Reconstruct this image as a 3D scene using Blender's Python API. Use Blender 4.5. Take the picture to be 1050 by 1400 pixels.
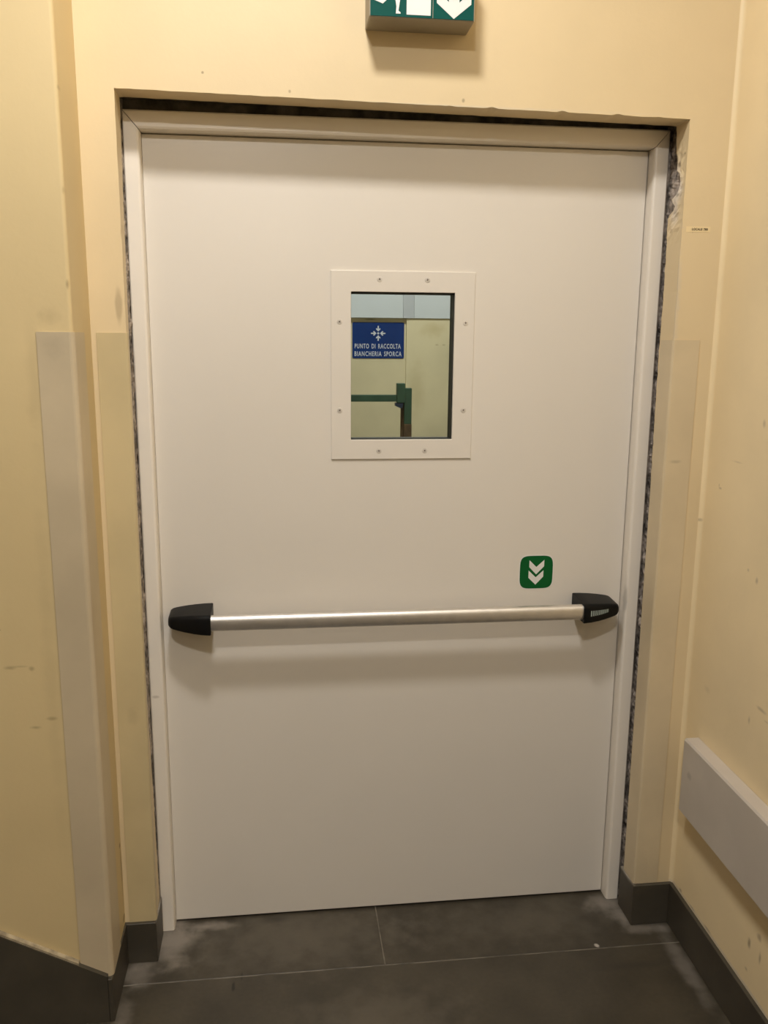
import bpy, bmesh, math, random
from mathutils import Vector, Matrix, noise
random.seed(7)
for o in list(bpy.data.objects): bpy.data.objects.remove(o)
sc = bpy.context.scene
COL = sc.collection

# ------------------------------------------------------------------ camera
cd = bpy.data.cameras.new('camera'); cam = bpy.data.objects.new('camera', cd); COL.objects.link(cam)
cd.sensor_fit = 'HORIZONTAL'; cd.sensor_width = 36.0; cd.lens = 1174.0 / 1050.0 * 36.0
cd.clip_start = 0.02
fwd = Vector((0.1190, 0.9730, -0.1980)).normalized()
rgt = Vector((0.9928, -0.1198, 0.0080)); rgt = (rgt - fwd * rgt.dot(fwd)).normalized()
up = rgt.cross(fwd)
m = Matrix((rgt, up, -fwd)).transposed().to_4x4(); m.translation = Vector((-0.314, -2.220, 1.633))
cam.matrix_world = m
sc.camera = cam

# ------------------------------------------------------------------ world, exposure
w = bpy.data.worlds.new('world'); sc.world = w; w.use_nodes = True
w.node_tree.nodes['Background'].inputs[0].default_value = (0.02, 0.02, 0.02, 1)
w.node_tree.nodes['Background'].inputs[1].default_value = 1.0
sc.view_settings.view_transform = 'Standard'; sc.view_settings.look = 'None'
sc.view_settings.gamma = 1.0; sc.view_settings.use_curve_mapping = False
sc.view_settings.exposure = 0.0
LAMP_NEAR, LAMP_MID, LAMP_REAR, LAMP_FAR_ROOM = 192.0, 355.0, 66.0, 440.0      # diffuser emission strengths
LAMP_COLOR = (1.0, 0.965, 0.92)

# ------------------------------------------------------------------ helpers
def lin(c):
    return tuple(((v/255)/12.92 if v/255 <= .04045 else ((v/255+.055)/1.055)**2.4) for v in c) + (1.0,)

def make_mat(name, base, rough=.6, var=.06, vscale=3.0, bump=0.0, bscale=60.0, spots=(), metallic=0.0,
             dark=None, fine=0.0, spec=.5, aniso=None):
    """Principled material: colour noise, fine relief and stains that have a place and a shape."""
    mt = bpy.data.materials.new(name); mt.use_nodes = True
    nt = mt.node_tree; N = nt.nodes; Lk = nt.links
    b = N['Principled BSDF']; b.inputs['Roughness'].default_value = rough; b.inputs['Metallic'].default_value = metallic
    b.inputs['Specular IOR Level'].default_value = spec
    geo = N.new('ShaderNodeNewGeometry'); pos = geo.outputs['Position']
    def rgb(c):
        return tuple(c) if len(c) == 4 else tuple(c) + (1.0,)
    base = rgb(base)
    dk = rgb(dark) if dark else tuple(v*(1-var*2) for v in base[:3]) + (1,)
    lt = base if dark else tuple(min(1, v*(1+var)) for v in base[:3]) + (1,)
    n1 = N.new('ShaderNodeTexNoise'); n1.inputs['Scale'].default_value = vscale; n1.inputs['Detail'].default_value = 5
    Lk.new(pos, n1.inputs['Vector'])
    mr = N.new('ShaderNodeMapRange'); mr.inputs['From Min'].default_value = .35; mr.inputs['From Max'].default_value = .65
    Lk.new(n1.outputs['Fac'], mr.inputs['Value'])
    mx = N.new('ShaderNodeMix'); mx.data_type = 'RGBA'; mx.inputs['A'].default_value = lt; mx.inputs['B'].default_value = dk
    Lk.new(mr.outputs['Result'], mx.inputs['Factor'])
    col = mx.outputs['Result']
    if fine:
        n3 = N.new('ShaderNodeTexNoise'); n3.inputs['Scale'].default_value = 90; n3.inputs['Detail'].default_value = 6
        Lk.new(pos, n3.inputs['Vector'])
        m3 = N.new('ShaderNodeMix'); m3.data_type = 'RGBA'; m3.blend_type = 'MULTIPLY'; m3.inputs['Factor'].default_value = 1
        r3 = N.new('ShaderNodeMapRange'); r3.inputs['From Min'].default_value = .3; r3.inputs['From Max'].default_value = .7
        r3.inputs['To Min'].default_value = 1-fine; r3.inputs['To Max'].default_value = 1+fine*.5
        Lk.new(n3.outputs['Fac'], r3.inputs['Value']); Lk.new(col, m3.inputs['A']); Lk.new(r3.outputs['Result'], m3.inputs['B'])
        col = m3.outputs['Result']
    if spots:
        ns = N.new('ShaderNodeTexNoise'); ns.inputs['Scale'].default_value = 55; ns.inputs['Detail'].default_value = 4
        Lk.new(pos, ns.inputs['Vector'])
        nf = N.new('ShaderNodeTexNoise'); nf.inputs['Scale'].default_value = 20; nf.inputs['Detail'].default_value = 9
        Lk.new(pos, nf.inputs['Vector'])
        for (c, r, colr, amt, rag) in spots:
            s = N.new('ShaderNodeVectorMath'); s.operation = 'SUBTRACT'; s.inputs[1].default_value = c; Lk.new(pos, s.inputs[0])
            d = N.new('ShaderNodeVectorMath'); d.operation = 'DIVIDE'; d.inputs[1].default_value = r; Lk.new(s.outputs[0], d.inputs[0])
            l = N.new('ShaderNodeVectorMath'); l.operation = 'LENGTH'; Lk.new(d.outputs[0], l.inputs[0])
            a = N.new('ShaderNodeMath'); a.operation = 'MULTIPLY_ADD'; a.inputs[1].default_value = rag
            src = ns if max(r) < .05 or min(r) < .01 else nf
            Lk.new(src.outputs['Fac'], a.inputs[0]); Lk.new(l.outputs['Value'], a.inputs[2])
            q = N.new('ShaderNodeMapRange'); q.interpolation_type = 'SMOOTHSTEP'
            q.inputs['From Min'].default_value = (.35 if max(r[:2]) < .03 else .05) + rag*.5; q.inputs['From Max'].default_value = (1.0 if max(r[:2]) < .03 else 1.15) + rag*.5
            q.inputs['To Min'].default_value = amt; q.inputs['To Max'].default_value = 0
            Lk.new(a.outputs[0], q.inputs['Value'])
            k = N.new('ShaderNodeMix'); k.data_type = 'RGBA'; k.inputs['B'].default_value = rgb(colr)
            Lk.new(q.outputs['Result'], k.inputs['Factor']); Lk.new(col, k.inputs['A']); col = k.outputs['Result']
    Lk.new(col, b.inputs['Base Color'])
    if bump:
        n2 = N.new('ShaderNodeTexNoise'); n2.inputs['Scale'].default_value = bscale; n2.inputs['Detail'].default_value = 4
        Lk.new(pos, n2.inputs['Vector'])
        bp = N.new('ShaderNodeBump'); bp.inputs['Strength'].default_value = bump; bp.inputs['Distance'].default_value = .002
        Lk.new(n2.outputs['Fac'], bp.inputs['Height']); Lk.new(bp.outputs['Normal'], b.inputs['Normal'])
    return mt

def mesh_obj(name, verts, faces, mt, parent=None, smooth=False, bevel=0.0, segs=2):
    me = bpy.data.meshes.new(name)
    bm = bmesh.new()
    vs = [bm.verts.new(v) for v in verts]
    for f in faces:
        try: bm.faces.new([vs[i] for i in f])
        except ValueError: pass
    return finish(name, bm, mt, parent, smooth, bevel, segs)

def finish(name, bm, mt, parent=None, smooth=False, bevel=0.0, segs=2, recalc=True):
    if recalc: bmesh.ops.recalc_face_normals(bm, faces=bm.faces)
    if bevel:
        es = [e for e in bm.edges if len(e.link_faces) == 2 and e.calc_face_angle() > .6]
        bmesh.ops.bevel(bm, geom=es, offset=bevel, segments=segs, affect='EDGES', profile=.5, clamp_overlap=True)
    me = bpy.data.meshes.new(name); bm.to_mesh(me); bm.free()
    if smooth:
        for p in me.polygons: p.use_smooth = True
        try: me.set_sharp_from_angle(angle=math.radians(40))
        except Exception: pass
    o = bpy.data.objects.new(name, me); COL.objects.link(o)
    if mt: me.materials.append(mt)
    if parent: o.parent = parent
    return o

def bm_box(bm, x0, x1, y0, y1, z0, z1):
    v = [bm.verts.new(p) for p in [(x0,y0,z0),(x1,y0,z0),(x1,y1,z0),(x0,y1,z0),(x0,y0,z1),(x1,y0,z1),(x1,y1,z1),(x0,y1,z1)]]
    for f in [(0,3,2,1),(4,5,6,7),(0,1,5,4),(1,2,6,5),(2,3,7,6),(3,0,4,7)]: bm.faces.new([v[i] for i in f])

def box(name, x0, x1, y0, y1, z0, z1, mt, parent=None, bevel=0.0, segs=2):
    bm = bmesh.new(); bm_box(bm, x0, x1, y0, y1, z0, z1)
    return finish(name, bm, mt, parent, False, bevel, segs)

def empty(name, loc=(0,0,0)):
    o = bpy.data.objects.new(name, None); COL.objects.link(o); o.location = loc; o.empty_display_size = .1
    return o

def child(o, p):
    """parent while keeping the place"""
    o.parent = p; o.matrix_parent_inverse = Matrix.Translation(p.location).inverted()
    return o

def tag(o, label=None, cat=None, group=None, kind=None):
    if label: o['label'] = label
    if cat: o['category'] = cat
    if group: o['group'] = group
    if kind: o['kind'] = kind
    return o

def poly_xz(name, pts, y0, y1, mt, parent=None):
    """flat outline in the x-z plane given thickness in y (front at y0)"""
    n = len(pts); v = [(x, y0, z) for x, z in pts] + [(x, y1, z) for x, z in pts]
    bm = bmesh.new(); vs = [bm.verts.new(p) for p in v]
    bm.faces.new(vs[:n]); bm.faces.new(vs[n:][::-1])
    for i in range(n): bm.faces.new([vs[i], vs[(i+1) % n], vs[n+(i+1) % n], vs[n+i]])
    return finish(name, bm, mt, parent)

def offset_path(path, t):
    """offset an open polyline (plan view) to its left by t with mitred corners"""
    out = []; n = len(path)
    for i, p in enumerate(path):
        p = Vector(p)
        ds = []
        if i > 0: ds.append((p - Vector(path[i-1])).normalized())
        if i < n-1: ds.append((Vector(path[i+1]) - p).normalized())
        ns = [Vector((-d.y, d.x)) for d in ds]
        if len(ns) == 1: out.append(p + ns[0]*t)
        else:
            b = (ns[0] + ns[1]).normalized(); out.append(p + b * (t / max(.2, b.dot(ns[0]))))
    return out

def round_path(path, r, seg=5):
    out = [Vector(path[0])]
    for i in range(1, len(path)-1):
        p = Vector(path[i]); a = (Vector(path[i-1])-p).normalized(); b = (Vector(path[i+1])-p).normalized()
        ang = a.angle(b); d = r / math.tan(ang/2)
        s, e = p + a*d, p + b*d; cdir = (a+b).normalized(); cen = p + cdir*(r/math.sin(ang/2))
        v0, v1 = s-cen, e-cen; tot = v0.angle(v1); sg = 1 if v0.cross(v1) > 0 else -1
        for k in range(seg+1):
            th = sg*tot*k/seg; ca, sa = math.cos(th), math.sin(th)
            out.append(cen + Vector((v0.x*ca - v0.y*sa, v0.x*sa + v0.y*ca)))
    out.append(Vector(path[-1])); return out

def ribbon(name, path, t, z0, z1, mt, parent=None, bevel=0.0):
    """upright strip of thickness t following a plan path"""
    q = offset_path(path, t); n = len(path); bm = bmesh.new()
    A = [bm.verts.new((p[0], p[1], z0)) for p in path]; B = [bm.verts.new((p[0], p[1], z1)) for p in path]
    C = [bm.verts.new((p[0], p[1], z0)) for p in q]; D = [bm.verts.new((p[0], p[1], z1)) for p in q]
    for i in range(n-1):
        bm.faces.new([A[i], A[i+1], B[i+1], B[i]]); bm.faces.new([C[i+1], C[i], D[i], D[i+1]])
        bm.faces.new([B[i], B[i+1], D[i+1], D[i]]); bm.faces.new([A[i+1], A[i], C[i], C[i+1]])
    bm.faces.new([A[0], B[0], D[0], C[0]]); bm.faces.new([A[-1], C[-1], D[-1], B[-1]])
    return finish(name, bm, mt, parent, False, bevel, 1)

def text_mesh(name, body, height, width, cx, y, z, mt, parent=None, bold=.0, depth=.0006, spc=1.0, spw=1.0):
    cu = bpy.data.curves.new(name, 'FONT'); cu.body = body; cu.size = 1; cu.offset = bold; cu.extrude = 0.5
    cu.resolution_u = 3; cu.space_character = spc; cu.space_word = spw
    t = bpy.data.objects.new(name, cu); COL.objects.link(t)
    bpy.context.view_layer.update()
    me = bpy.data.meshes.new_from_object(t.evaluated_get(bpy.context.evaluated_depsgraph_get()))
    bpy.data.objects.remove(t); bpy.data.curves.remove(cu)
    xs = [v.co.x for v in me.vertices]; ys = [v.co.y for v in me.vertices]
    x0, x1, y0, y1 = min(xs), max(xs), min(ys), max(ys)
    for v in me.vertices:
        X = cx + (v.co.x - (x0+x1)/2) / (x1-x0) * width
        Z = z + (v.co.y - y0) / (y1-y0) * height
        v.co = (X, y + (-depth if v.co.z > 0 else 0), Z)
    me.name = name; me.materials.clear(); me.materials.append(mt)
    o = bpy.data.objects.new(name, me); COL.objects.link(o)
    if parent: o.parent = parent
    return o

# ------------------------------------------------------------------ materials
BROWN = (.16, .10, .045); GREY = (.10, .09, .07); GYP = (.62, .56, .48)
YELLOW = (.74, .595, .365)
front_spots = [((-.47, -.145, 2.203), (.004, .02, .004), BROWN, .6, .6), ((.115, -.145, 2.168), (.005, .02, .007), BROWN, .5, .7),
    ((-.28, -.145, 2.172), (.004, .02, .005), BROWN, .5, .6), ((.69, -.145, 1.898), (.002, .02, .010), BROWN, .5, .3),
    ((.675, -.095, 1.99), (.05, .042, .09), (.84, .78, .72), .95, .9), ((.665, -.105, 2.055), (.03, .012, .010), BROWN, .6, .9), ((.665, -.105, 1.985), (.03, .012, .006), GREY, .5, .9), ((.665, -.095, 1.945), (.03, .012, .008), BROWN, .5, .9),
    ((.655, -.145, 1.73), (.02, .008, .20), GYP, .4, 1.2), ((-.675, -.145, 1.70), (.010, .02, .05), BROWN, .35, .9),
    ((-.68, -.15, .30), (.008, .02, .010), BROWN, .5, .5), ((0, -.145, 2.155), (.64, .006, .004), GYP, .4, 1.0)]
M = {}
M['front'] = make_mat('yellow_wall_paint', YELLOW, .55, .03, 2.2, .12, 90, front_spots)
LP = -.34
left_spots = [((-.916, LP, .912), (.016, .03, .006), BROWN, .4, .8), ((-.869, LP, .908), (.008, .03, .007), BROWN, .4, .8), ((-.893, LP, .914), (.020, .03, .003), BROWN, .25, .6),
    ((-.871, LP, .768), (.014, .03, .005), BROWN, .4, .8), ((-.834, LP, .788), (.014, .03, .006), BROWN, .4, .8), ((-.932, LP, 1.0), (.006, .03, .003), BROWN, .4, .6),
    ((-.741, LP, 1.736), (.004, .03, .012), BROWN, .5, .6), ((-.735, LP, 2.113), (.004, .03, .007), BROWN, .5, .5), ((-.738, LP, 1.92), (.003, .03, .010), BROWN, .3, .5),
    ((-.783, LP, 1.672), (.030, .03, .020), BROWN, .16, 1.2), ((-.82, LP, 1.55), (.02, .03, .16), BROWN, .12, 1.2), ((-.83, LP, .9), (.02, .03, .5), BROWN, .08, 1.4),
    ((-.74, -.155, .27), (.02, .012, .10), BROWN, .4, 1.2), ((-.74, -.160, .35), (.02, .010, .010), BROWN, .7, .6), ((-.74, -.16, .14), (.02, .02, .012), BROWN, .7, .9)]
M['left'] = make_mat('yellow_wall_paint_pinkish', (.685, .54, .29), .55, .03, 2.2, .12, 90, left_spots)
rs = []
for (y, z, ry, rz, a) in [(-.552, .241, .009, .016, .7), (-.589, .285, .012, .012, .5), (-.600, .238, .006, .020, .5), (-.458, .762, .006, .012, .35), (-.505, .808, .028, .006, .35), (-.53, .79, .012, .003, .25),
        (-.227, 1.274, .010, .004, .4), (-.220, 1.280, .003, .007, .35), (-.146, 1.177, .010, .006, .4), (-.392, 1.108, .007, .006, .35), (-.433, 1.093, .008, .010, .4), (-.401, 1.451, .008, .012, .3), (-.30, 1.35, .03, .003, .2), (-.25, .75, .02, .012, .12),
        (-.2, .133, .010, .006, .6), (-.27, .130, .02, .004, .6), (-.36, .132, .03, .005, .5), (-.55, .17, .008, .006, .4)]:
    rs.append(((.77, y, z), (.03, ry, rz), BROWN, a, .7))
rs.append(((.77, -.6, .128), (.05, .9, .006), GYP, .6, 1.1))
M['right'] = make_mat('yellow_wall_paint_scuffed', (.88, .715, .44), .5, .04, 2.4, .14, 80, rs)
M['ceiling'] = make_mat('white_ceiling_paint', (.55, .52, .46), .8, .02)
M['shade'] = make_mat('brown_wall_paint', (.30, .25, .17), .7, .05)
M['door'] = make_mat('white_door_lacquer', (.76, .71, .635), .33, .012, 1.5, .03, 220)
M['frame'] = make_mat('white_frame_lacquer', (.85, .785, .69), .36, .015, 3, .02, 200,
    [((-.65, -.04, .70), (.012, .02, .006), BROWN, .3, .7), ((.63, -.03, .93), (.006, .02, .05), GREY, .3, .5), ((-.627, -.03, .90), (.006, .02, .05), GREY, .25, .5)])
M['mortar'] = make_mat('rough_grey_mortar', (.40, .34, .29), .95, .35, 25, .9, 60, fine=.6)
M['mortar_dark'] = make_mat('shaded_mortar', (.09, .075, .055), .95, .3, 25, .6, 60)  # mortar colour darkened to paint in the shade under the lintel
M['void'] = make_mat('black_gap', (.012, .010, .008), .9, .1)
M['skirt'] = make_mat('dark_grey_skirting', (.064, .054, .038), .5, .12, 6, .1, 70,
    [((-.66, -.10, .115), (.01, .06, .010), GYP, .5, .8), ((.66, -.10, .125), (.01, .06, .010), GYP, .5, .8)])
DUST = (.34, .30, .255)
fl = [((-.30, -.10, 0), (.42, .16, .05), (.15, .13, .10), .40, 1.6), ((.35, -.10, 0), (.42, .12, .05), (.15, .13, .10), .25, 1.6), ((-.63, -.085, 0), (.085, .12, .05), DUST, .6, 1.4), ((-.55, -.03, 0), (.10, .025, .05), DUST, .6, 1.2), ((-.70, -.20, 0), (.06, .07, .05), DUST, .40, 1.4),
    ((.62, -.06, 0), (.07, .05, .05), DUST, .55, 1.4), ((.645, -.12, 0), (.03, .06, .05), DUST, .55, 1.4), ((.70, -.175, 0), (.08, .025, .05), DUST, .45, 1.4),
    ((.735, -.32, 0), (.03, .20, .05), DUST, .35, 1.6), ((-.72, -.40, 0), (.03, .2, .05), DUST, .35, 1.6), ((.53, -.225, 0), (.008, .010, .05), GYP, .7, 1.2),
    ((-.455, -.27, 0), (.006, .022, .05), (.012, .010, .008), .9, .6), ((-.435, -.235, 0), (.004, .02, .05), (.012, .010, .008), .6, .6),
    ((.60, -.31, 0), (.14, .018, .05), (.03, .025, .02), .5, 1.0), ((-.1, -.42, 0), (.25, .12, .05), (.14, .12, .09), .35, 1.6), ((-.35, -.02, 0), (.05, .02, .05), (.02, .018, .015), .5, .9),
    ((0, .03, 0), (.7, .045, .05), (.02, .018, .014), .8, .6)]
M['bead'] = make_mat('dusty_sealant', (.40, .33, .22), .8, .2, 40, .4, 200)
M['tile'] = make_mat('dark_stone_tile', (.056, .0465, .032), .42, .14, 5, .10, 60, fl, fine=.10)
M['grout'] = make_mat('pale_grout', (.17, .148, .115), .9, .3, 14)
M['guard_l'] = make_mat('greyish_beige_plastic', (.58, .48, .325), .42, .05, 4, .04, 120,
    [((-.775, -.345, 1.61), (.03, .03, .03), GREY, .12, 1.2)])
M['guard_f'] = make_mat('beige_plastic', (.59, .485, .28), .42, .05, 4, .04, 120, [((-.69, -.15, .70), (.02, .03, .03), BROWN, .15, 1.0)])
M['guard_r'] = make_mat('warm_beige_plastic', (.67, .55, .36), .42, .05, 4, .04, 120, [((.69, -.15, 1.33), (.02, .03, .006), GREY, .25, 1.0)])
M['rail'] = make_mat('pale_grey_rail_plastic', (.56, .50, .43), .42, .04, 5, .05, 120, [((.735, -.27, .52), (.02, .015, .015), GREY, .25, .8)])
M['black'] = make_mat('black_plastic', (.006, .006, .006), .45, .1, 30, .05, 300, spec=.18)
M['alu'] = make_mat('satin_aluminium', (.80, .77, .73), .46, .03, 30, metallic=1.0)
M['screw'] = make_mat('zinc_screw', (.66, .61, .54), .4, .05, 60)
M['screw_dark'] = make_mat('screw_recess', (.16, .13, .10), .8, .1)
M['rubber'] = make_mat('black_rubber_gasket', (.010, .010, .010), .6, .1, 30)
M['green'] = make_mat('sticker_green', (.004, .105, .024), .5, .04, 20, spec=.15)
M['sgreen'] = make_mat('sign_green', (.002, .075, .062), .5, .03, 20, spec=.12)
M['white'] = make_mat('printed_white', (.78, .77, .74), .45, .02, 20)
M['swhite'] = make_mat('sign_white', (.85, .80, .78), .35, .01, 20)
M['sbox'] = make_mat('grey_sign_housing', (.33, .29, .22), .45, .05, 8)
M['blue'] = make_mat('sign_blue', (.012, .040, .175), .6, .05, 12, spec=.1)
M['swhite2'] = make_mat('sign_pale_print', (.62, .66, .72), .5, .03, 20)
M['mark'] = make_mat('pale_brand_print', (.30, .36, .34), .5, .05, 60)
M['tape'] = make_mat('label_tape', (.84, .68, .40), .4, .02, 20)
M['ink'] = make_mat('dark_ink', (.05, .03, .012), .6, .05, 20)
M['far_wall'] = make_mat('far_room_yellow_paint', (.66, .60, .40), .6, .06, 3.5, .1, 80,
    [((.58, 2.68, 1.60), (.012, .05, .006), BROWN, .4, .8), ((.62, 2.68, 1.60), (.014, .05, .006), BROWN, .35, .8), ((.20, 2.7, 1.738), (.035, .05, .006), GREY, .7, .9),
     ((.55, 2.7, 1.68), (.10, .06, .05), (.45, .36, .16), .5, 1.2), ((.47, 2.68, 1.35), (.06, .05, .2), (.45, .38, .2), .4, 1.2)])
M['far_band'] = make_mat('pale_blue_grey_panel', (.60, .66, .70), .5, .02, 4)
M['far_strip'] = make_mat('grey_panel_strip', (.48, .52, .56), .5, .02, 4)
M['tgreen'] = make_mat('green_painted_steel', (.035, .085, .050), .5, .08, 20)
M['tbrown'] = make_mat('worn_brown_steel', (.12, .075, .035), .7, .2, 40)
M['tblue'] = make_mat('dark_blue_plastic', (.02, .035, .07), .5, .1, 20)
M['lampbase'] = make_mat('white_lamp_base', (.7, .7, .68), .5, .02)

def emit_mat(name, col, s):
    mt = bpy.data.materials.new(name); mt.use_nodes = True; nt = mt.node_tree
    b = nt.nodes['Principled BSDF']; b.inputs['Base Color'].default_value = (.8, .8, .8, 1)
    b.inputs['Emission Color'].default_value = tuple(col) + (1,); b.inputs['Emission Strength'].default_value = s
    return mt
gm = bpy.data.materials.new('window_glass'); gm.use_nodes = True
nt = gm.node_tree; nt.nodes.clear()
out = nt.nodes.new('ShaderNodeOutputMaterial'); mxs = nt.nodes.new('ShaderNodeMixShader'); fr = nt.nodes.new('ShaderNodeFresnel'); fr.inputs[0].default_value = 1.22
tr = nt.nodes.new('ShaderNodeBsdfTransparent'); tr.inputs[0].default_value = (.90, .95, .92, 1); gl = nt.nodes.new('ShaderNodeBsdfGlossy'); gl.inputs['Roughness'].default_value = .02
nt.links.new(fr.outputs[0], mxs.inputs[0]); nt.links.new(tr.outputs[0], mxs.inputs[1]); nt.links.new(gl.outputs[0], mxs.inputs[2]); nt.links.new(mxs.outputs[0], out.inputs[0])
M['glass'] = gm

# ------------------------------------------------------------------ front wall with a ragged door opening
WY = -.145; ZC = 3.28
XL, XR = -.661, .662
def lint(x): return 2.156 - (x/.661)*.008
def interp(z, tab):
    if z <= tab[0][0]: return tab[0][1]
    for (a, b), (c, d) in zip(tab, tab[1:]):
        if z <= c: return b + (d-b)*(z-a)/(c-a)
    return tab[-1][1]
def nz(a, b, c=0.0): return noise.noise(Vector((a, b, c)))
YB_L = [(0, -.06), (.13, -.055), (.41, -.074), (.75, -.10), (1.03, -.115), (1.5, -.105), (1.68, -.098), (1.9, -.086), (2.15, -.067)]
YB_R = [(0, -.075), (.33, -.069), (.98, -.073), (1.6, -.062), (1.75, -.066), (1.90, -.062), (1.935, -.060), (1.955, -.092), (1.978, -.074), (1.99, -.112), (2.03, -.108), (2.055, -.088), (2.10, -.080), (2.14, -.074), (2.16, -.07)]
samples = []    # front edge, back edge, rear, outer list
xo0, xo1 = -.742, .785
NL = 130
for i in range(NL):
    z = lint(XL) * i / (NL-1)
    j = .0015*nz(z*14, 3) + (.003*max(0, nz(z*40, 5) - .25) if z > 1.64 else 0)
    yb = interp(z, YB_L) + .004*nz(z*45, 1)
    samples.append(((XL - j, WY, z), (XL - .002, yb, z), (XL - .05, yb, z), [(xo0, WY, z)] if i < NL-1 else [(xo0, WY, z), (xo0, WY, ZC), (XL, WY, ZC)]))
NT = 220
for i in range(1, NT-1):
    x = XL + (XR-XL)*i/(NT-1); zz = lint(x)
    chip = .007*max(0, nz(x*30, 9) - .18) if x > -.1 else .003*max(0, nz(x*20, 9) - .2)
    j = .0012*nz(x*25, 2) + chip
    samples.append(((x, WY, zz + j), (x, -.058 + .004*nz(x*30, 4), zz + .004), (x, -.058 + .004*nz(x*30, 4), zz + .05), [(x, WY, ZC)]))
NR = 240
for i in range(NR):
    z = lint(XR) * (1 - i/(NR-1))
    j = .0012*nz(z*14, 13) + (.004*max(0, nz(z*50, 15) - .2) if z > 1.64 else 0)
    rag = .010*nz(z*60, 7) if 1.90 < z < 2.1 else .004*nz(z*50, 7)
    yb = interp(z, YB_R) + rag
    dx = .008*max(0, nz(z*35, 21)) if 1.90 < z < 2.1 else 0
    samples.append(((XR + j, WY, z), (XR + .001 + dx, yb, z), (XR + .05, yb, z), [(xo1, WY, z)] if i > 0 else [(XR, WY, ZC), (xo1, WY, ZC), (xo1, WY, z)]))
bm = bmesh.new(); prev = None
for F, B, R, O in samples:
    vf = bm.verts.new(F); vr = bm.verts.new(R); KK = 7; mid = []
    for q in range(1, KK):
        p = Vector(F).lerp(Vector(B), q/KK)
        if F[0] > .6 and 1.86 < F[2] < 2.12:
            wgt = min(1, (F[2]-1.86)/.05, (2.12-F[2])/.04) * min(1, q/3)
            p.x += wgt*.006*max(-.2, nz(F[2]*70, q*.9, 31)) + wgt*.003*nz(F[2]*160, q*1.7, 32)
        mid.append(bm.verts.new(p))
    vb = bm.verts.new(B); chain = [vf] + mid + [vb]; vo = [bm.verts.new(p) for p in O]
    if prev:
        pf, pb, pr_, po = prev
        bm.faces.new([pf, vf, vo[0], po]); bm.faces.new([pb, pr_, vr, vb])
        for q in range(KK): bm.faces.new([pch[q], pch[q+1], chain[q+1], chain[q]])
    for a, b in zip(vo, vo[1:]): bm.faces.new([vf, b, a])
    prev = (vf, vb, vr, vo[-1]); pch = chain
wf = finish('wall_front', bm, M['front'])
tag(wf, 'pale yellow painted wall around the white door, with chipped opening edges', 'wall', kind='structure')
# rough masonry behind the plaster (fills the wall thickness up to the far room)
def rough_strip(name, pts_fn, n, k, mt, parent):
    bm = bmesh.new(); g = [[bm.verts.new(pts_fn(i/(n-1), j/(k-1))) for j in range(k)] for i in range(n)]
    for i in range(n-1):
        for j in range(k-1): bm.faces.new([g[i][j], g[i+1][j], g[i+1][j+1], g[i][j+1]])
    return finish(name, bm, mt, parent, smooth=False)
rough_strip('mortar_bed', lambda u, v: (.676 - .005*nz(u*90, v*4, 1) - .004*nz(u*220, v*9, 2), -.125 + .10*v, 2.16*u), 420, 8, M['mortar'], wf)
rough_strip('mortar_bed', lambda u, v: (-.6668 + .003*nz(u*90, v*4, 3) + .003*nz(u*220, v*9, 4), -.125 + .10*v, 2.16*u), 420, 8, M['mortar'], wf)
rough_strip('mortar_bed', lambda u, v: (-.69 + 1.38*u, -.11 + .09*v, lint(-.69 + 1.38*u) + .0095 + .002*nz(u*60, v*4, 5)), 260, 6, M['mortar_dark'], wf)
box('masonry', -1.0, -.664, -.02, .10, 0, ZC, M['mortar'], wf)
box('masonry', .664, 2.0, -.02, .10, 0, ZC, M['mortar'], wf)
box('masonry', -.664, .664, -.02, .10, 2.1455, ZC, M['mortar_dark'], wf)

# ------------------------------------------------------------------ side walls, ceiling, back wall
def wall_from_path(name, path, z0, z1, mt, parent=None):
    v = []; f = []
    for p in path: v += [(p[0], p[1], z0), (p[0], p[1], z1)]
    for i in range(len(path)-1): f.append((2*i, 2*i+2, 2*i+3, 2*i+1))
    return mesh_obj(name, v, f, mt, parent, smooth=True)
CORN = (-.736, -.340)
lp = round_path([(-.740, -.1452), CORN, (-3.0, -.340)], .008, 6)
wl = wall_from_path('wall_left', lp[1:], 0, ZC, M['left'])
wt = wall_from_path('wall_recess', lp[:2], 0, ZC, M['left']); tag(wt, 'narrow tan side face between the outside corner and the door wall', 'wall', kind='structure')
ws = box('wall_side', -3.05, -3.0, -6.0, -.34, 0, ZC, M['shade']); tag(ws, 'plain brown wall across the lobby from the bumper rail', 'wall', kind='structure')
tag(wl, 'tan yellow painted wall with an outside corner, left of the white door', 'wall', kind='structure')
rp = round_path([(.752, -.1445), (.775, -.1445), (.658, -6.0)], .014, 6)
wr = wall_from_path('wall_right', rp, 0, ZC, M['right'])
tag(wr, 'scuffed yellow painted wall carrying the pale bumper rail', 'wall', kind='structure')
wb = box('wall_back', -3.05, .76, -6.1, -6.0, 0, ZC, M['shade']); tag(wb, 'plain brown wall opposite the white door', 'wall', kind='structure')
ce = box('ceiling', -3.1, .85, -6.1, .1, ZC, ZC + .08, M['ceiling']); tag(ce, 'plain white ceiling over the lobby', 'ceiling', kind='structure')

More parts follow.
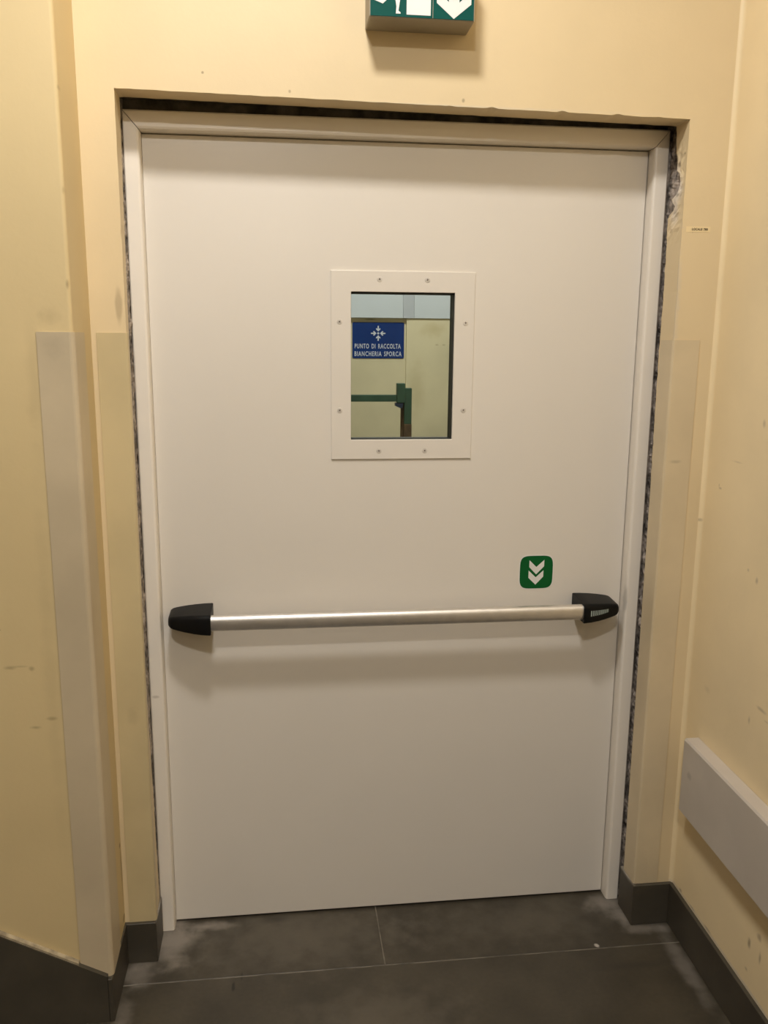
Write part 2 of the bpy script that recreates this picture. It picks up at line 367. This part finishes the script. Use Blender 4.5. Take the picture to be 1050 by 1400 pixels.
# ------------------------------------------------------------------ floor: tiles on a grout bed
fo = box('floor', -3.1, 2.0, -6.1, 2.85, -.06, -.0007, M['grout'])
tag(fo, 'dark grey-brown stone tile floor with thin pale joints', 'floor', kind='structure')
J = .0013
rows = [(-.237, .363, [-3.1, -1.80, -1.258, -.058, 1.142, 2.0]), (.363, .963, [-3.1, -1.8, -.658, .542, 1.742, 2.0]), (.963, 1.563, [-3.1, -1.8, -1.258, -.058, 1.142, 2.0]), (1.563, 2.163, [-3.1, -1.8, -.658, .542, 1.742, 2.0]), (2.163, 2.85, [-3.1, -1.8, -1.258, -.058, 1.142, 2.0])]
y = -.237; k = 0
while y > -6.0:
    y2 = max(-6.1, y - .6); rows.append((y2, y, [-3.1, -1.80, -.80, .80] if k % 2 == 0 else [-3.1, -1.80, -1.258, -.058, .80])); y = y2; k += 1
for (ya, yb_, xs) in rows:
    for xa, xb in zip(xs, xs[1:]):
        box('floor_tile', xa + J, xb - J, ya + J, yb_ - J, -.012, 0, M['tile'], fo, bevel=.0008, segs=1)

# ------------------------------------------------------------------ skirting tiles
def skirting(name, path, t, h, label):
    root = empty(name, (path[0][0], path[0][1], 0)); tag(root, label, 'skirting', kind='structure')
    q = offset_path(path, t)
    for i in range(len(path)-1):
        a, b, c, d = Vector(path[i]), Vector(path[i+1]), q[i+1], q[i]
        vs = [(p[0], p[1], z) for z in (.0005, h) for p in (a, b, c, d)]
        o = mesh_obj('skirting_tile', vs, [(0,1,2,3), (4,5,6,7), (0,1,5,4), (1,2,6,5), (2,3,7,6), (3,0,4,7)], M['skirt'], None, bevel=.0012, segs=1)
        child(o, root)
    return root
# paths run with the room on their left-hand side
bl = skirting('baseboard_left', [(-.6695, -.048), (-.6695, -.146), (-.746, -.146), (-.746, -.3545)], .011, .117,
         'dark grey skirting tiles around the wall corner left of the door, one with a raked top')
o = poly_xz('skirting_tile', [(-.7462, .0005), (-.7462, .1245), (-1.25, .400), (-2.98, .400), (-2.98, .0005)], -.3545, -.3412, M['skirt']); child(o, bl)
o = poly_xz('sealant_bead', [(-.811, .1600), (-.811, .1655), (-1.25, .4055), (-2.98, .4055), (-2.98, .400), (-1.25, .400)], -.3525, -.3402, M['bead']); child(o, bl)
skirting('baseboard_right', [(.667, -.060), (.667, -.1455), (.7745, -.1455), (.660, -5.95)], -.011, .125,
         'dark grey skirting tiles along the scuffed wall right of the door')

# ------------------------------------------------------------------ corner guards
def guard(path, t, z0, z1, mt, label, r=.004):
    o = ribbon('corner_guard', round_path(path, r, 4), t, z0, z1, mt)
    return tag(o, label, 'corner guard', 'plastic corner guards beside the door')
a = Vector(CORN)
ob = Vector((-1, 0))
guard([a + ob*.073, a, (-.7380, -.236)], -.0028, .117, 1.641, M['guard_l'], 'greyish beige corner guard on the outside wall corner, its top edge smudged', .008)
guard([(-.728, -.1455), (-.6605, -.1455), (-.6612, -.124)], -.0025, .117, 1.641, M['guard_f'], 'yellowish beige corner guard on the plaster edge at the push bar\'s unprinted end', .004)
guard([(.6612, -.078), (.6612, -.1455), (.729, -.1455)], -.0025, .126, 1.635, M['guard_r'], 'warm beige corner guard under the small paper label', .004)

# ------------------------------------------------------------------ bumper rail on the right wall
def rail_x(y): return .775 - (-.145 - y) * .075/3.755
yr0, yr1 = -.229, -3.6
bm = bmesh.new()
prof = [(.001, .398), (.036, .398), (.040, .402), (.040, .601), (.036, .606), (.001, .606)]
ends = []
for yy in (yr0, yr1): ends.append([bm.verts.new((rail_x(yy) - d, yy, z)) for d, z in prof])
for i in range(6): bm.faces.new([ends[0][i], ends[0][(i+1) % 6], ends[1][(i+1) % 6], ends[1][i]])
bm.faces.new(ends[0]); bm.faces.new(ends[1][::-1])
br = finish('bumper_rail', bm, M['rail'])
tag(br, 'pale grey-beige wall bumper rail, a broad horizontal board above the skirting', 'bumper rail')

# ------------------------------------------------------------------ door frame
tf = empty('trim_1'); tag(tf, 'white steel door frame with mitred corners', 'door frame', kind='structure')
FI, FO, FZI, FZO, FY, FYB = .6285, .6655, 2.1045, 2.147, -.037, .07
prf = [(0, .012), (0, -.030), (.002, -.0350), (.006, FY), (.034, FY), (.037, -.034), (.037, FYB), (-.016, FYB), (-.016, .058), (-.0, .058)]
def jamb(sgn, name):
    v = []; n = len(prf)
    for lvl in range(2):
        for (d, yy) in prf:
            z = .0005 if lvl == 0 else FZI + d * (FZO-FZI)/.037
            v.append((sgn*(FI + d), yy, z))
    f = [tuple(range(n)), tuple(range(n, 2*n))] + [(i, (i+1) % n, n+(i+1) % n, n+i) for i in range(n)]
    return mesh_obj(name, v, f, M['frame'], tf)
jamb(-1, 'frame_jamb'); jamb(1, 'frame_jamb')
v = []; n = len(prf)
for s in (-1, 1):
    for (d, yy) in prf: v.append((s*(FI + d - .0009), yy, FZI + d*(FZO-FZI)/.037 + .0009))
mesh_obj('frame_header', v, [tuple(range(n)), tuple(range(n, 2*n))] + [(i, (i+1) % n, n+(i+1) % n, n+i) for i in range(n)], M['frame'], tf)

# ------------------------------------------------------------------ door leaf with vision panel and push bar
dr = empty('door_1'); tag(dr, 'white steel fire door with a small window and a push bar', 'door', kind='structure')
LX, LZ0, LZ1, LT = .6260, .006, 2.1030, .055
WX0, WX1, WZ0, WZ1 = -.131, .135, 1.3745, 1.748
def plate_with_hole(name, X, Z, y0, y1, mt, parent, bevel=0.0):
    bm = bmesh.new(); g = {}
    for k, yy in enumerate((y0, y1)):
        for i in range(4):
            for j in range(4): g[i, j, k] = bm.verts.new((X[i], yy, Z[j]))
    for i in range(3):
        for j in range(3):
            if (i, j) == (1, 1): continue
            bm.faces.new([g[i,j,0], g[i+1,j,0], g[i+1,j+1,0], g[i,j+1,0]]); bm.faces.new([g[i,j+1,1], g[i+1,j+1,1], g[i+1,j,1], g[i,j,1]])
    def wall(a, b): bm.faces.new([g[a+(0,)], g[b+(0,)], g[b+(1,)], g[a+(1,)]])
    for i in range(3):
        wall((i,0),(i+1,0)); wall((i,3),(i+1,3)); wall((0,i),(0,i+1)); wall((3,i),(3,i+1))
    wall((1,1),(2,1)); wall((1,2),(2,2)); wall((1,1),(1,2)); wall((2,1),(2,2))
    return finish(name, bm, mt, parent, bevel=bevel, segs=2)
plate_with_hole('door_leaf', [-.6282, WX0 - .004, WX1 + .004, .6264], [LZ0, WZ0 - .004, WZ1 + .004, LZ1], 0, LT, M['door'], dr, bevel=.0015)
pl = plate_with_hole('window_frame', [-.182, WX0, WX1, .187], [1.3235, WZ0, WZ1, 1.7995], -.0045, .004, M['door'], dr, bevel=.0012)
plate_with_hole('glazing_gasket', [WX0 - .0035, WX0 + .001, WX1 - .0012, WX1 + .0035], [WZ0 - .0035, WZ0 + .0005, WZ1 - .0035, WZ1 + .0035], .0045, .052, M['rubber'], dr)
gp = box('window_pane', WX0 - .002, WX1 + .002, .027, .033, WZ0 - .002, WZ1 + .002, M['glass'], dr); gp['label'] = 'clear glass pane'
for sx, sz in [(-.059, 1.779), (.063, 1.779), (-.160, 1.674), (.164, 1.674), (-.160, 1.451), (.164, 1.451), (-.058, 1.3455), (.063, 1.3455)]:
    bm = bmesh.new(); R0 = .0068; rings = []
    for rr, yy in [(R0, -.0046), (R0*.92, -.0056), (R0*.40, -.0060)]:
        rings.append([bm.verts.new((sx + rr*math.cos(t*math.tau/16), yy, sz + rr*math.sin(t*math.tau/16))) for t in range(16)])
    for q in range(2):
        for t in range(16): bm.faces.new([rings[q][t], rings[q][(t+1) % 16], rings[q+1][(t+1) % 16], rings[q+1][t]])
    bm.faces.new(rings[2])
    s = finish('screw', bm, M['screw'], pl)
    # cross recess: dark plus sign belongs to the screw's face
    an = random.random()*1.5
    bm = bmesh.new()
    for e in range(2):
        A = an + e*math.pi/2; ux, uz = math.cos(A), math.sin(A)
        vs = [bm.verts.new((sx + ux*p*.0030 - uz*q*.0008, -.0062, sz + uz*p*.0030 + ux*q*.0008)) for p, q in [(-1,-1),(1,-1),(1,1),(-1,1)]]
        bm.faces.new(vs)
    # joined into the screw as a second material
    s.data.materials.append(M['screw_dark']); b2 = bmesh.new(); b2.from_mesh(s.data); tmp = bpy.data.meshes.new('t'); bm.to_mesh(tmp); bm.free()
    n0 = len(b2.faces); b2.from_mesh(tmp); b2.faces.ensure_lookup_table()
    for f in b2.faces[n0:]: f.material_index = 1
    b2.to_mesh(s.data); b2.free(); bpy.data.meshes.remove(tmp)
# push bar: flattened oval tube
bm = bmesh.new(); NS = 28; rings = []
for x in (-.4985, .4895):
    r = []
    for t in range(NS):
        A = t*math.tau/NS; ca, sa = math.cos(A), math.sin(A)
        e = .72
        r.append(bm.verts.new((x, -.083 + .0145*math.copysign(abs(ca)**e, ca), .9145 + .0205*math.copysign(abs(sa)**e, sa))))
    rings.append(r)
for t in range(NS): bm.faces.new([rings[0][t], rings[0][(t+1) % NS], rings[1][(t+1) % NS], rings[1][t]])
bm.faces.new(rings[0]); bm.faces.new(rings[1][::-1])
pb = finish('push_bar', bm, M['alu'], dr, smooth=True); pb['label'] = 'satin aluminium push bar'
def cap(xi, xo, name):
    """tapered end cap: rounded-box sections from the inner to the outer end"""
    bm = bmesh.new(); secs = []
    for u in (0, .02, .2, .4, .6, .75, .87, .94, .98, 1.0):
        x = xi + (xo-xi)*u; e = u**2.0
        zt = .943 - .012*e; zb = .886 + .014*u**1.6; yf = -.103 + .030*u**1.7
        sh = 0 if u < .9 else ((u-.9)/.1)**2*.004
        ins = .0015 if u == 0 else 0
        zt -= sh + ins; zb += sh + ins; yf += sh*2 + ins
        sec = [(-.0003, zb + .004), (-.0003, zt)]
        for A in range(5):
            th = A/4*math.pi/2; r = .011
            sec.append((yf + r - r*math.sin(th), zt - .003 - r + r*math.cos(th)))
        for A in range(4):
            th = A/3*math.pi/2; r = .007
            sec.append((yf + r - r*math.cos(th), zb + r - r*math.sin(th)))
        secs.append([bm.verts.new((x, yy, zz)) for yy, zz in sec])
    n = len(secs[0])
    for a, b in zip(secs, secs[1:]):
        for i in range(n): bm.faces.new([a[i], a[(i+1) % n], b[(i+1) % n], b[i]])
    bm.faces.new(secs[0]); bm.faces.new(secs[-1][::-1])
    return finish(name, bm, M['black'], dr, smooth=True)
cl = cap(-.4965, -.6065, 'end_cap'); cl['label'] = 'black plastic end cap'
cr = cap(.4875, .5985, 'end_cap'); cr['label'] = 'black plastic end cap with a printed mark'
# printed strokes on the front of the latch-side cap
bm = bmesh.new(); x = .506
for i in range(12):
    wd = .0040 - .0002*i; u = (x - .4875)/.111; yf = -.103 + .030*u**1.7 - .0004
    hh = .0078 - .0003*i; zc = .9145 + .0035*i/11
    u2 = (x + wd - .4875)/.111; yf2 = -.103 + .030*u2**1.7 - .0004
    vs = [bm.verts.new(p) for p in [(x, yf, zc - hh), (x + wd, yf2, zc - hh), (x + wd, yf2, zc + hh), (x, yf, zc + hh)]]
    bm.faces.new(vs)
    x += wd + .0026 - .00018*i
finish('brand_mark', bm, M['mark'], cr, recalc=False)
# green arrow sticker
SX, SZ, SH = .3815, 1.0055, .0465
pts = []
for t in range(48):
    A = t*math.tau/48; ca, sa = math.cos(A), math.sin(A); e = .42
    pts.append((SX + SH*math.copysign(abs(ca)**e, ca), SZ + SH*math.copysign(abs(sa)**e, sa)))
stb = poly_xz('sticker_border', [(SX + (x-SX)*1.05, SZ + (z-SZ)*1.05) for x, z in pts], -.0004, .0002, M['white'], dr)
st = poly_xz('arrow_sticker', pts, -.0008, -.0002, M['green'], dr); st['label'] = 'green sticker with two white chevrons'
k = SH*2/222
for c in ([(208,165),(256,212),(308,165),(308,208),(256,262),(208,212)], [(205,235),(254,282),(305,235),(305,278),(254,332),(205,285)]):
    poly_xz('chevron', [(SX + (x-257)*k, SZ - (z-247)*k) for x, z in c], -.0011, -.0006, M['white'], st)

# ------------------------------------------------------------------ emergency exit sign above the door
es = empty('exit_sign', (0, WY, 2.306)); tag(es, 'green emergency exit sign box with running figure and down arrow', 'sign')
EX0, EX1, EY, EZ0, EZ1 = -.1115, .1175, -.2335, 2.3035, 2.4345
h = box('housing', EX0, EX1, EY, WY - .0005, EZ0, EZ1, M['sbox'], None, bevel=.003); child(h, es)
fp = box('sign_face', EX0 + .0025, EX1 - .003, EY - .0012, EY + .002, EZ0 + .0022, EZ1 - .003, M['sgreen']); child(fp, es)
def sp(name, pts, mt=M['swhite']):
    o = poly_xz(name, [(EX0 + px/1000, EZ0 + pz/1000) for px, pz in pts], EY - .0018, EY - .0008, mt)
    return child_of(o, fp)
def child_of(o, p):
    o.parent = p; o.matrix_parent_inverse = p.matrix_world.inverted(); return o
bpy.context.view_layer.update()
sp('door_symbol', [(80, 7), (132, 7), (132, 118), (80, 118)])
sp('seam', [(136.4, 2.5), (137.4, 2.5), (137.4, 128), (136.4, 128)], M['sbox'])
sp('arrow_symbol', [(182.5, 3.2), (220, 33), (220, 59), (194, 35.5), (194, 118), (171, 118), (171, 35.5), (145, 59), (145, 33)])
sp('running_figure', [(57, 8), (67, 8), (67, 10.5), (62.5, 13.5), (66, 36), (55, 46), (60, 66), (70, 58), (76, 62), (62, 78), (52, 88), (34, 86), (26, 70), (30, 67), (39, 78), (45, 77), (36, 50), (31, 36), (28, 33.5), (12, 41), (8, 36), (10, 32.5), (29, 26), (40, 36), (46, 42), (56, 34), (58, 22)])
sp('figure_head', [(60 + 9*math.cos(t*math.tau/20), 101 + 9*math.sin(t*math.tau/20)) for t in range(20)])

# ------------------------------------------------------------------ small label on the wall
tl = box('label_strip', .673, .7345, WY - .0006, WY - .0001, 1.8930, 1.9055, M['tape']); tag(tl, 'tiny paper label strip reading LOCALE 780 on yellow wall', 'label')
text_mesh('lettering', 'LOCALE 780', .0058, .0405, .7075, WY - .0007, 1.8965, M['ink'], tl, bold=.03, depth=.0003, spc=1.1, spw=1.3)

# ------------------------------------------------------------------ ceiling lamps (out of the picture, above the lobby)
def lamp(x, y, r, mt, label):
    root = empty('ceiling_lamp', (x, y, ZC)); tag(root, label, 'lamp')
    bm = bmesh.new(); rg = []
    for rr, z in [(r*1.12, ZC - .001), (r*1.12, ZC - .022), (r*1.02, ZC - .026)]:
        rg.append([bm.verts.new((x + rr*math.cos(t*math.tau/32), y + rr*math.sin(t*math.tau/32), z)) for t in range(32)])
    for q in range(2):
        for t in range(32): bm.faces.new([rg[q][t], rg[q][(t+1) % 32], rg[q+1][(t+1) % 32], rg[q+1][t]])
    bm.faces.new(rg[0]); bm.faces.new(rg[2])
    child(finish('lamp_base', bm, M['lampbase']), root)
    bm = bmesh.new(); rg = []
    for k_ in range(5):
        th = k_/5*math.pi/2
        rg.append([bm.verts.new((x + r*math.cos(th)*math.cos(t*math.tau/24), y + r*math.cos(th)*math.sin(t*math.tau/24), ZC - .026 - .05*math.sin(th))) for t in range(24)])
    for q in range(4):
        for t in range(24): bm.faces.new([rg[q][t], rg[q][(t+1) % 24], rg[q+1][(t+1) % 24], rg[q+1][t]])
    tip = bm.verts.new((x, y, ZC - .076))
    for t in range(24): bm.faces.new([rg[4][t], rg[4][(t+1) % 24], tip])
    child(finish('diffuser', bm, mt, smooth=True), root)
    return root
lamp(-.34, -1.20, .13, emit_mat('near_lamp_glow', LAMP_COLOR, LAMP_NEAR), 'round domed ceiling lamp closest to the exit sign')
lamp(-.55, -2.85, .10, emit_mat('mid_lamp_glow', LAMP_COLOR, LAMP_MID), 'round domed ceiling lamp in the middle of the lobby ceiling')

lamp(-.56, -4.60, .10, emit_mat('rear_lamp_glow', LAMP_COLOR, LAMP_REAR), 'round domed ceiling lamp near the brown wall opposite the door')

# ------------------------------------------------------------------ the room seen through the door's window
FY1 = 2.70
o = box('wall_far', -1.3, .405, FY1, FY1 + .1, 0, ZC, M['far_wall']); tag(o, 'dull yellow wall behind the blue sign, seen through the door window', 'wall', kind='structure')
box('pier', .405, 2.0, FY1 - .02, FY1 + .1, 0, ZC, M['far_wall'], o)
box('panel_band', -1.3, .383, FY1 - .030, FY1 - .001, 1.746, 2.25, M['far_band'], o, bevel=.001)
box('panel_band', .446, 1.9, FY1 - .030, FY1 - .0205, 1.746, 2.25, M['far_band'], o, bevel=.001)
box('panel_strip', .384, .445, FY1 - .030, FY1 - .0205, 1.746, 2.25, M['far_strip'], o)  # darker strip between the two pale panel bands
o = box('wall_far_left', -1.4, -1.3, .1, FY1, 0, ZC, M['far_wall']); tag(o, 'yellow side wall of the room beyond, on the door\'s unprinted cap side', 'wall', kind='structure')
o = box('wall_far_right', 1.9, 2.0, .1, FY1 - .02, 0, ZC, M['far_wall']); tag(o, 'yellow side wall of the room beyond, on the green sticker side', 'wall', kind='structure')
o = box('ceiling_far', -1.2, 2.0, .1, 2.8, ZC, ZC + .08, M['ceiling']); tag(o, 'white ceiling of the room beyond the door', 'ceiling', kind='structure')
lamp(.35, 1.25, .10, emit_mat('far_lamp_glow', (1.0, .93, .92), LAMP_FAR_ROOM), 'round domed ceiling lamp in the room beyond the door')
# blue sign
BX0, BX1, BZ0, BZ1 = .100, .394, 1.523, 1.7225; BY = FY1 - .004
cx, cz = (BX0 + BX1)/2, (BZ0 + BZ1)/2
pts = []
for (qx, qz, a0) in [(BX1, BZ1, 0), (BX0, BZ1, 90), (BX0, BZ0, 180), (BX1, BZ0, 270)]:
    rr = .008; ox = qx - math.copysign(rr, qx - cx); oz = qz - math.copysign(rr, qz - cz)
    for t in range(5):
        A = math.radians(a0 + t*22.5); pts.append((ox + rr*math.cos(A), oz + rr*math.sin(A)))
bs = poly_xz('wall_sign', pts, BY, FY1 - .0003, M['blue']); tag(bs, 'blue laundry collection point sign seen through the door window', 'sign')
text_mesh('lettering', 'PUNTO DI RACCOLTA', .027, .262, cx - .003, BY - .0002, BZ0 + .054, M['swhite2'], bs, bold=.018, depth=.0008, spc=1.22, spw=1.5)
text_mesh('lettering', 'BIANCHERIA SPORCA', .027, .268, cx - .001, BY - .0002, BZ0 + .0115, M['swhite2'], bs, bold=.018, depth=.0008, spc=1.22, spw=1.5)
ax, az = BX0 + .146, BZ1 - .061
poly_xz('dot_symbol', [(ax + .006*math.cos(t*math.tau/14), az + .006*math.sin(t*math.tau/14)) for t in range(14)], BY - .001, BY + .0005, M['swhite2'], bs)
arr = [(.010, 0), (.024, .0135), (.029, .0095), (.0235, .0035), (.041, .0035), (.041, -.0035), (.0235, -.0035), (.029, -.0095), (.024, -.0135)]
for q in range(4):
    ca, sa = [(1, 0), (0, 1), (-1, 0), (0, -1)][q]
    poly_xz('arrow_symbol', [(ax + x*ca - z*sa, az + x*sa + z*ca) for x, z in arr], BY - .001, BY + .0005, M['swhite2'], bs)
# green steel trolley frame standing in the far room
TY = 1.90
tg = empty('trolley_frame', (0, TY, 0)); tag(tg, 'green steel trolley frame with a worn upright, seen through the door window', 'trolley')
for x0 in (-.62, .284):
    child(box('post', x0, x0 + .036, TY - .005, TY + .035, 1.228, 1.400, M['tgreen'], bevel=.002), tg)
    q = child(box('worn_post', x0 - .001, x0 + .037, TY - .006, TY + .036, .06, 1.228, M['tbrown'], bevel=.002), tg)
    child(box('foot', x0 - .01, x0 + .046, TY - .25, TY + .25, 0, .06, M['tgreen'], bevel=.004), tg)
child(box('rail', -.60, .262, TY - .02, TY + .01, 1.337, 1.369, M['tgreen'], bevel=.002), tg)
child(box('bracket', .245, .284, TY - .03, TY + .012, 1.332, 1.424, M['tgreen'], bevel=.002), tg)
child(mesh_obj('clamp', [(.238, TY - .028, 1.331), (.276, TY - .028, 1.331), (.271, TY - .028, 1.308), (.262, TY - .028, 1.306), (.238, TY - .028, 1.317),
    (.238, TY + .008, 1.331), (.276, TY + .008, 1.331), (.271, TY + .008, 1.308), (.262, TY + .008, 1.306), (.238, TY + .008, 1.317)],
    [(0,1,2,3,4), (5,6,7,8,9), (0,1,6,5), (1,2,7,6), (2,3,8,7), (3,4,9,8), (4,0,5,9)], M['tblue']), tg)
child(box('inner_strut', .270, .284, TY + .012, TY + .030, .05, 1.335, M['tbrown'], bevel=.001), tg)
child(box('rail', -.60, .284, TY + .0, TY + .03, .25, .28, M['tgreen'], bevel=.002), tg)
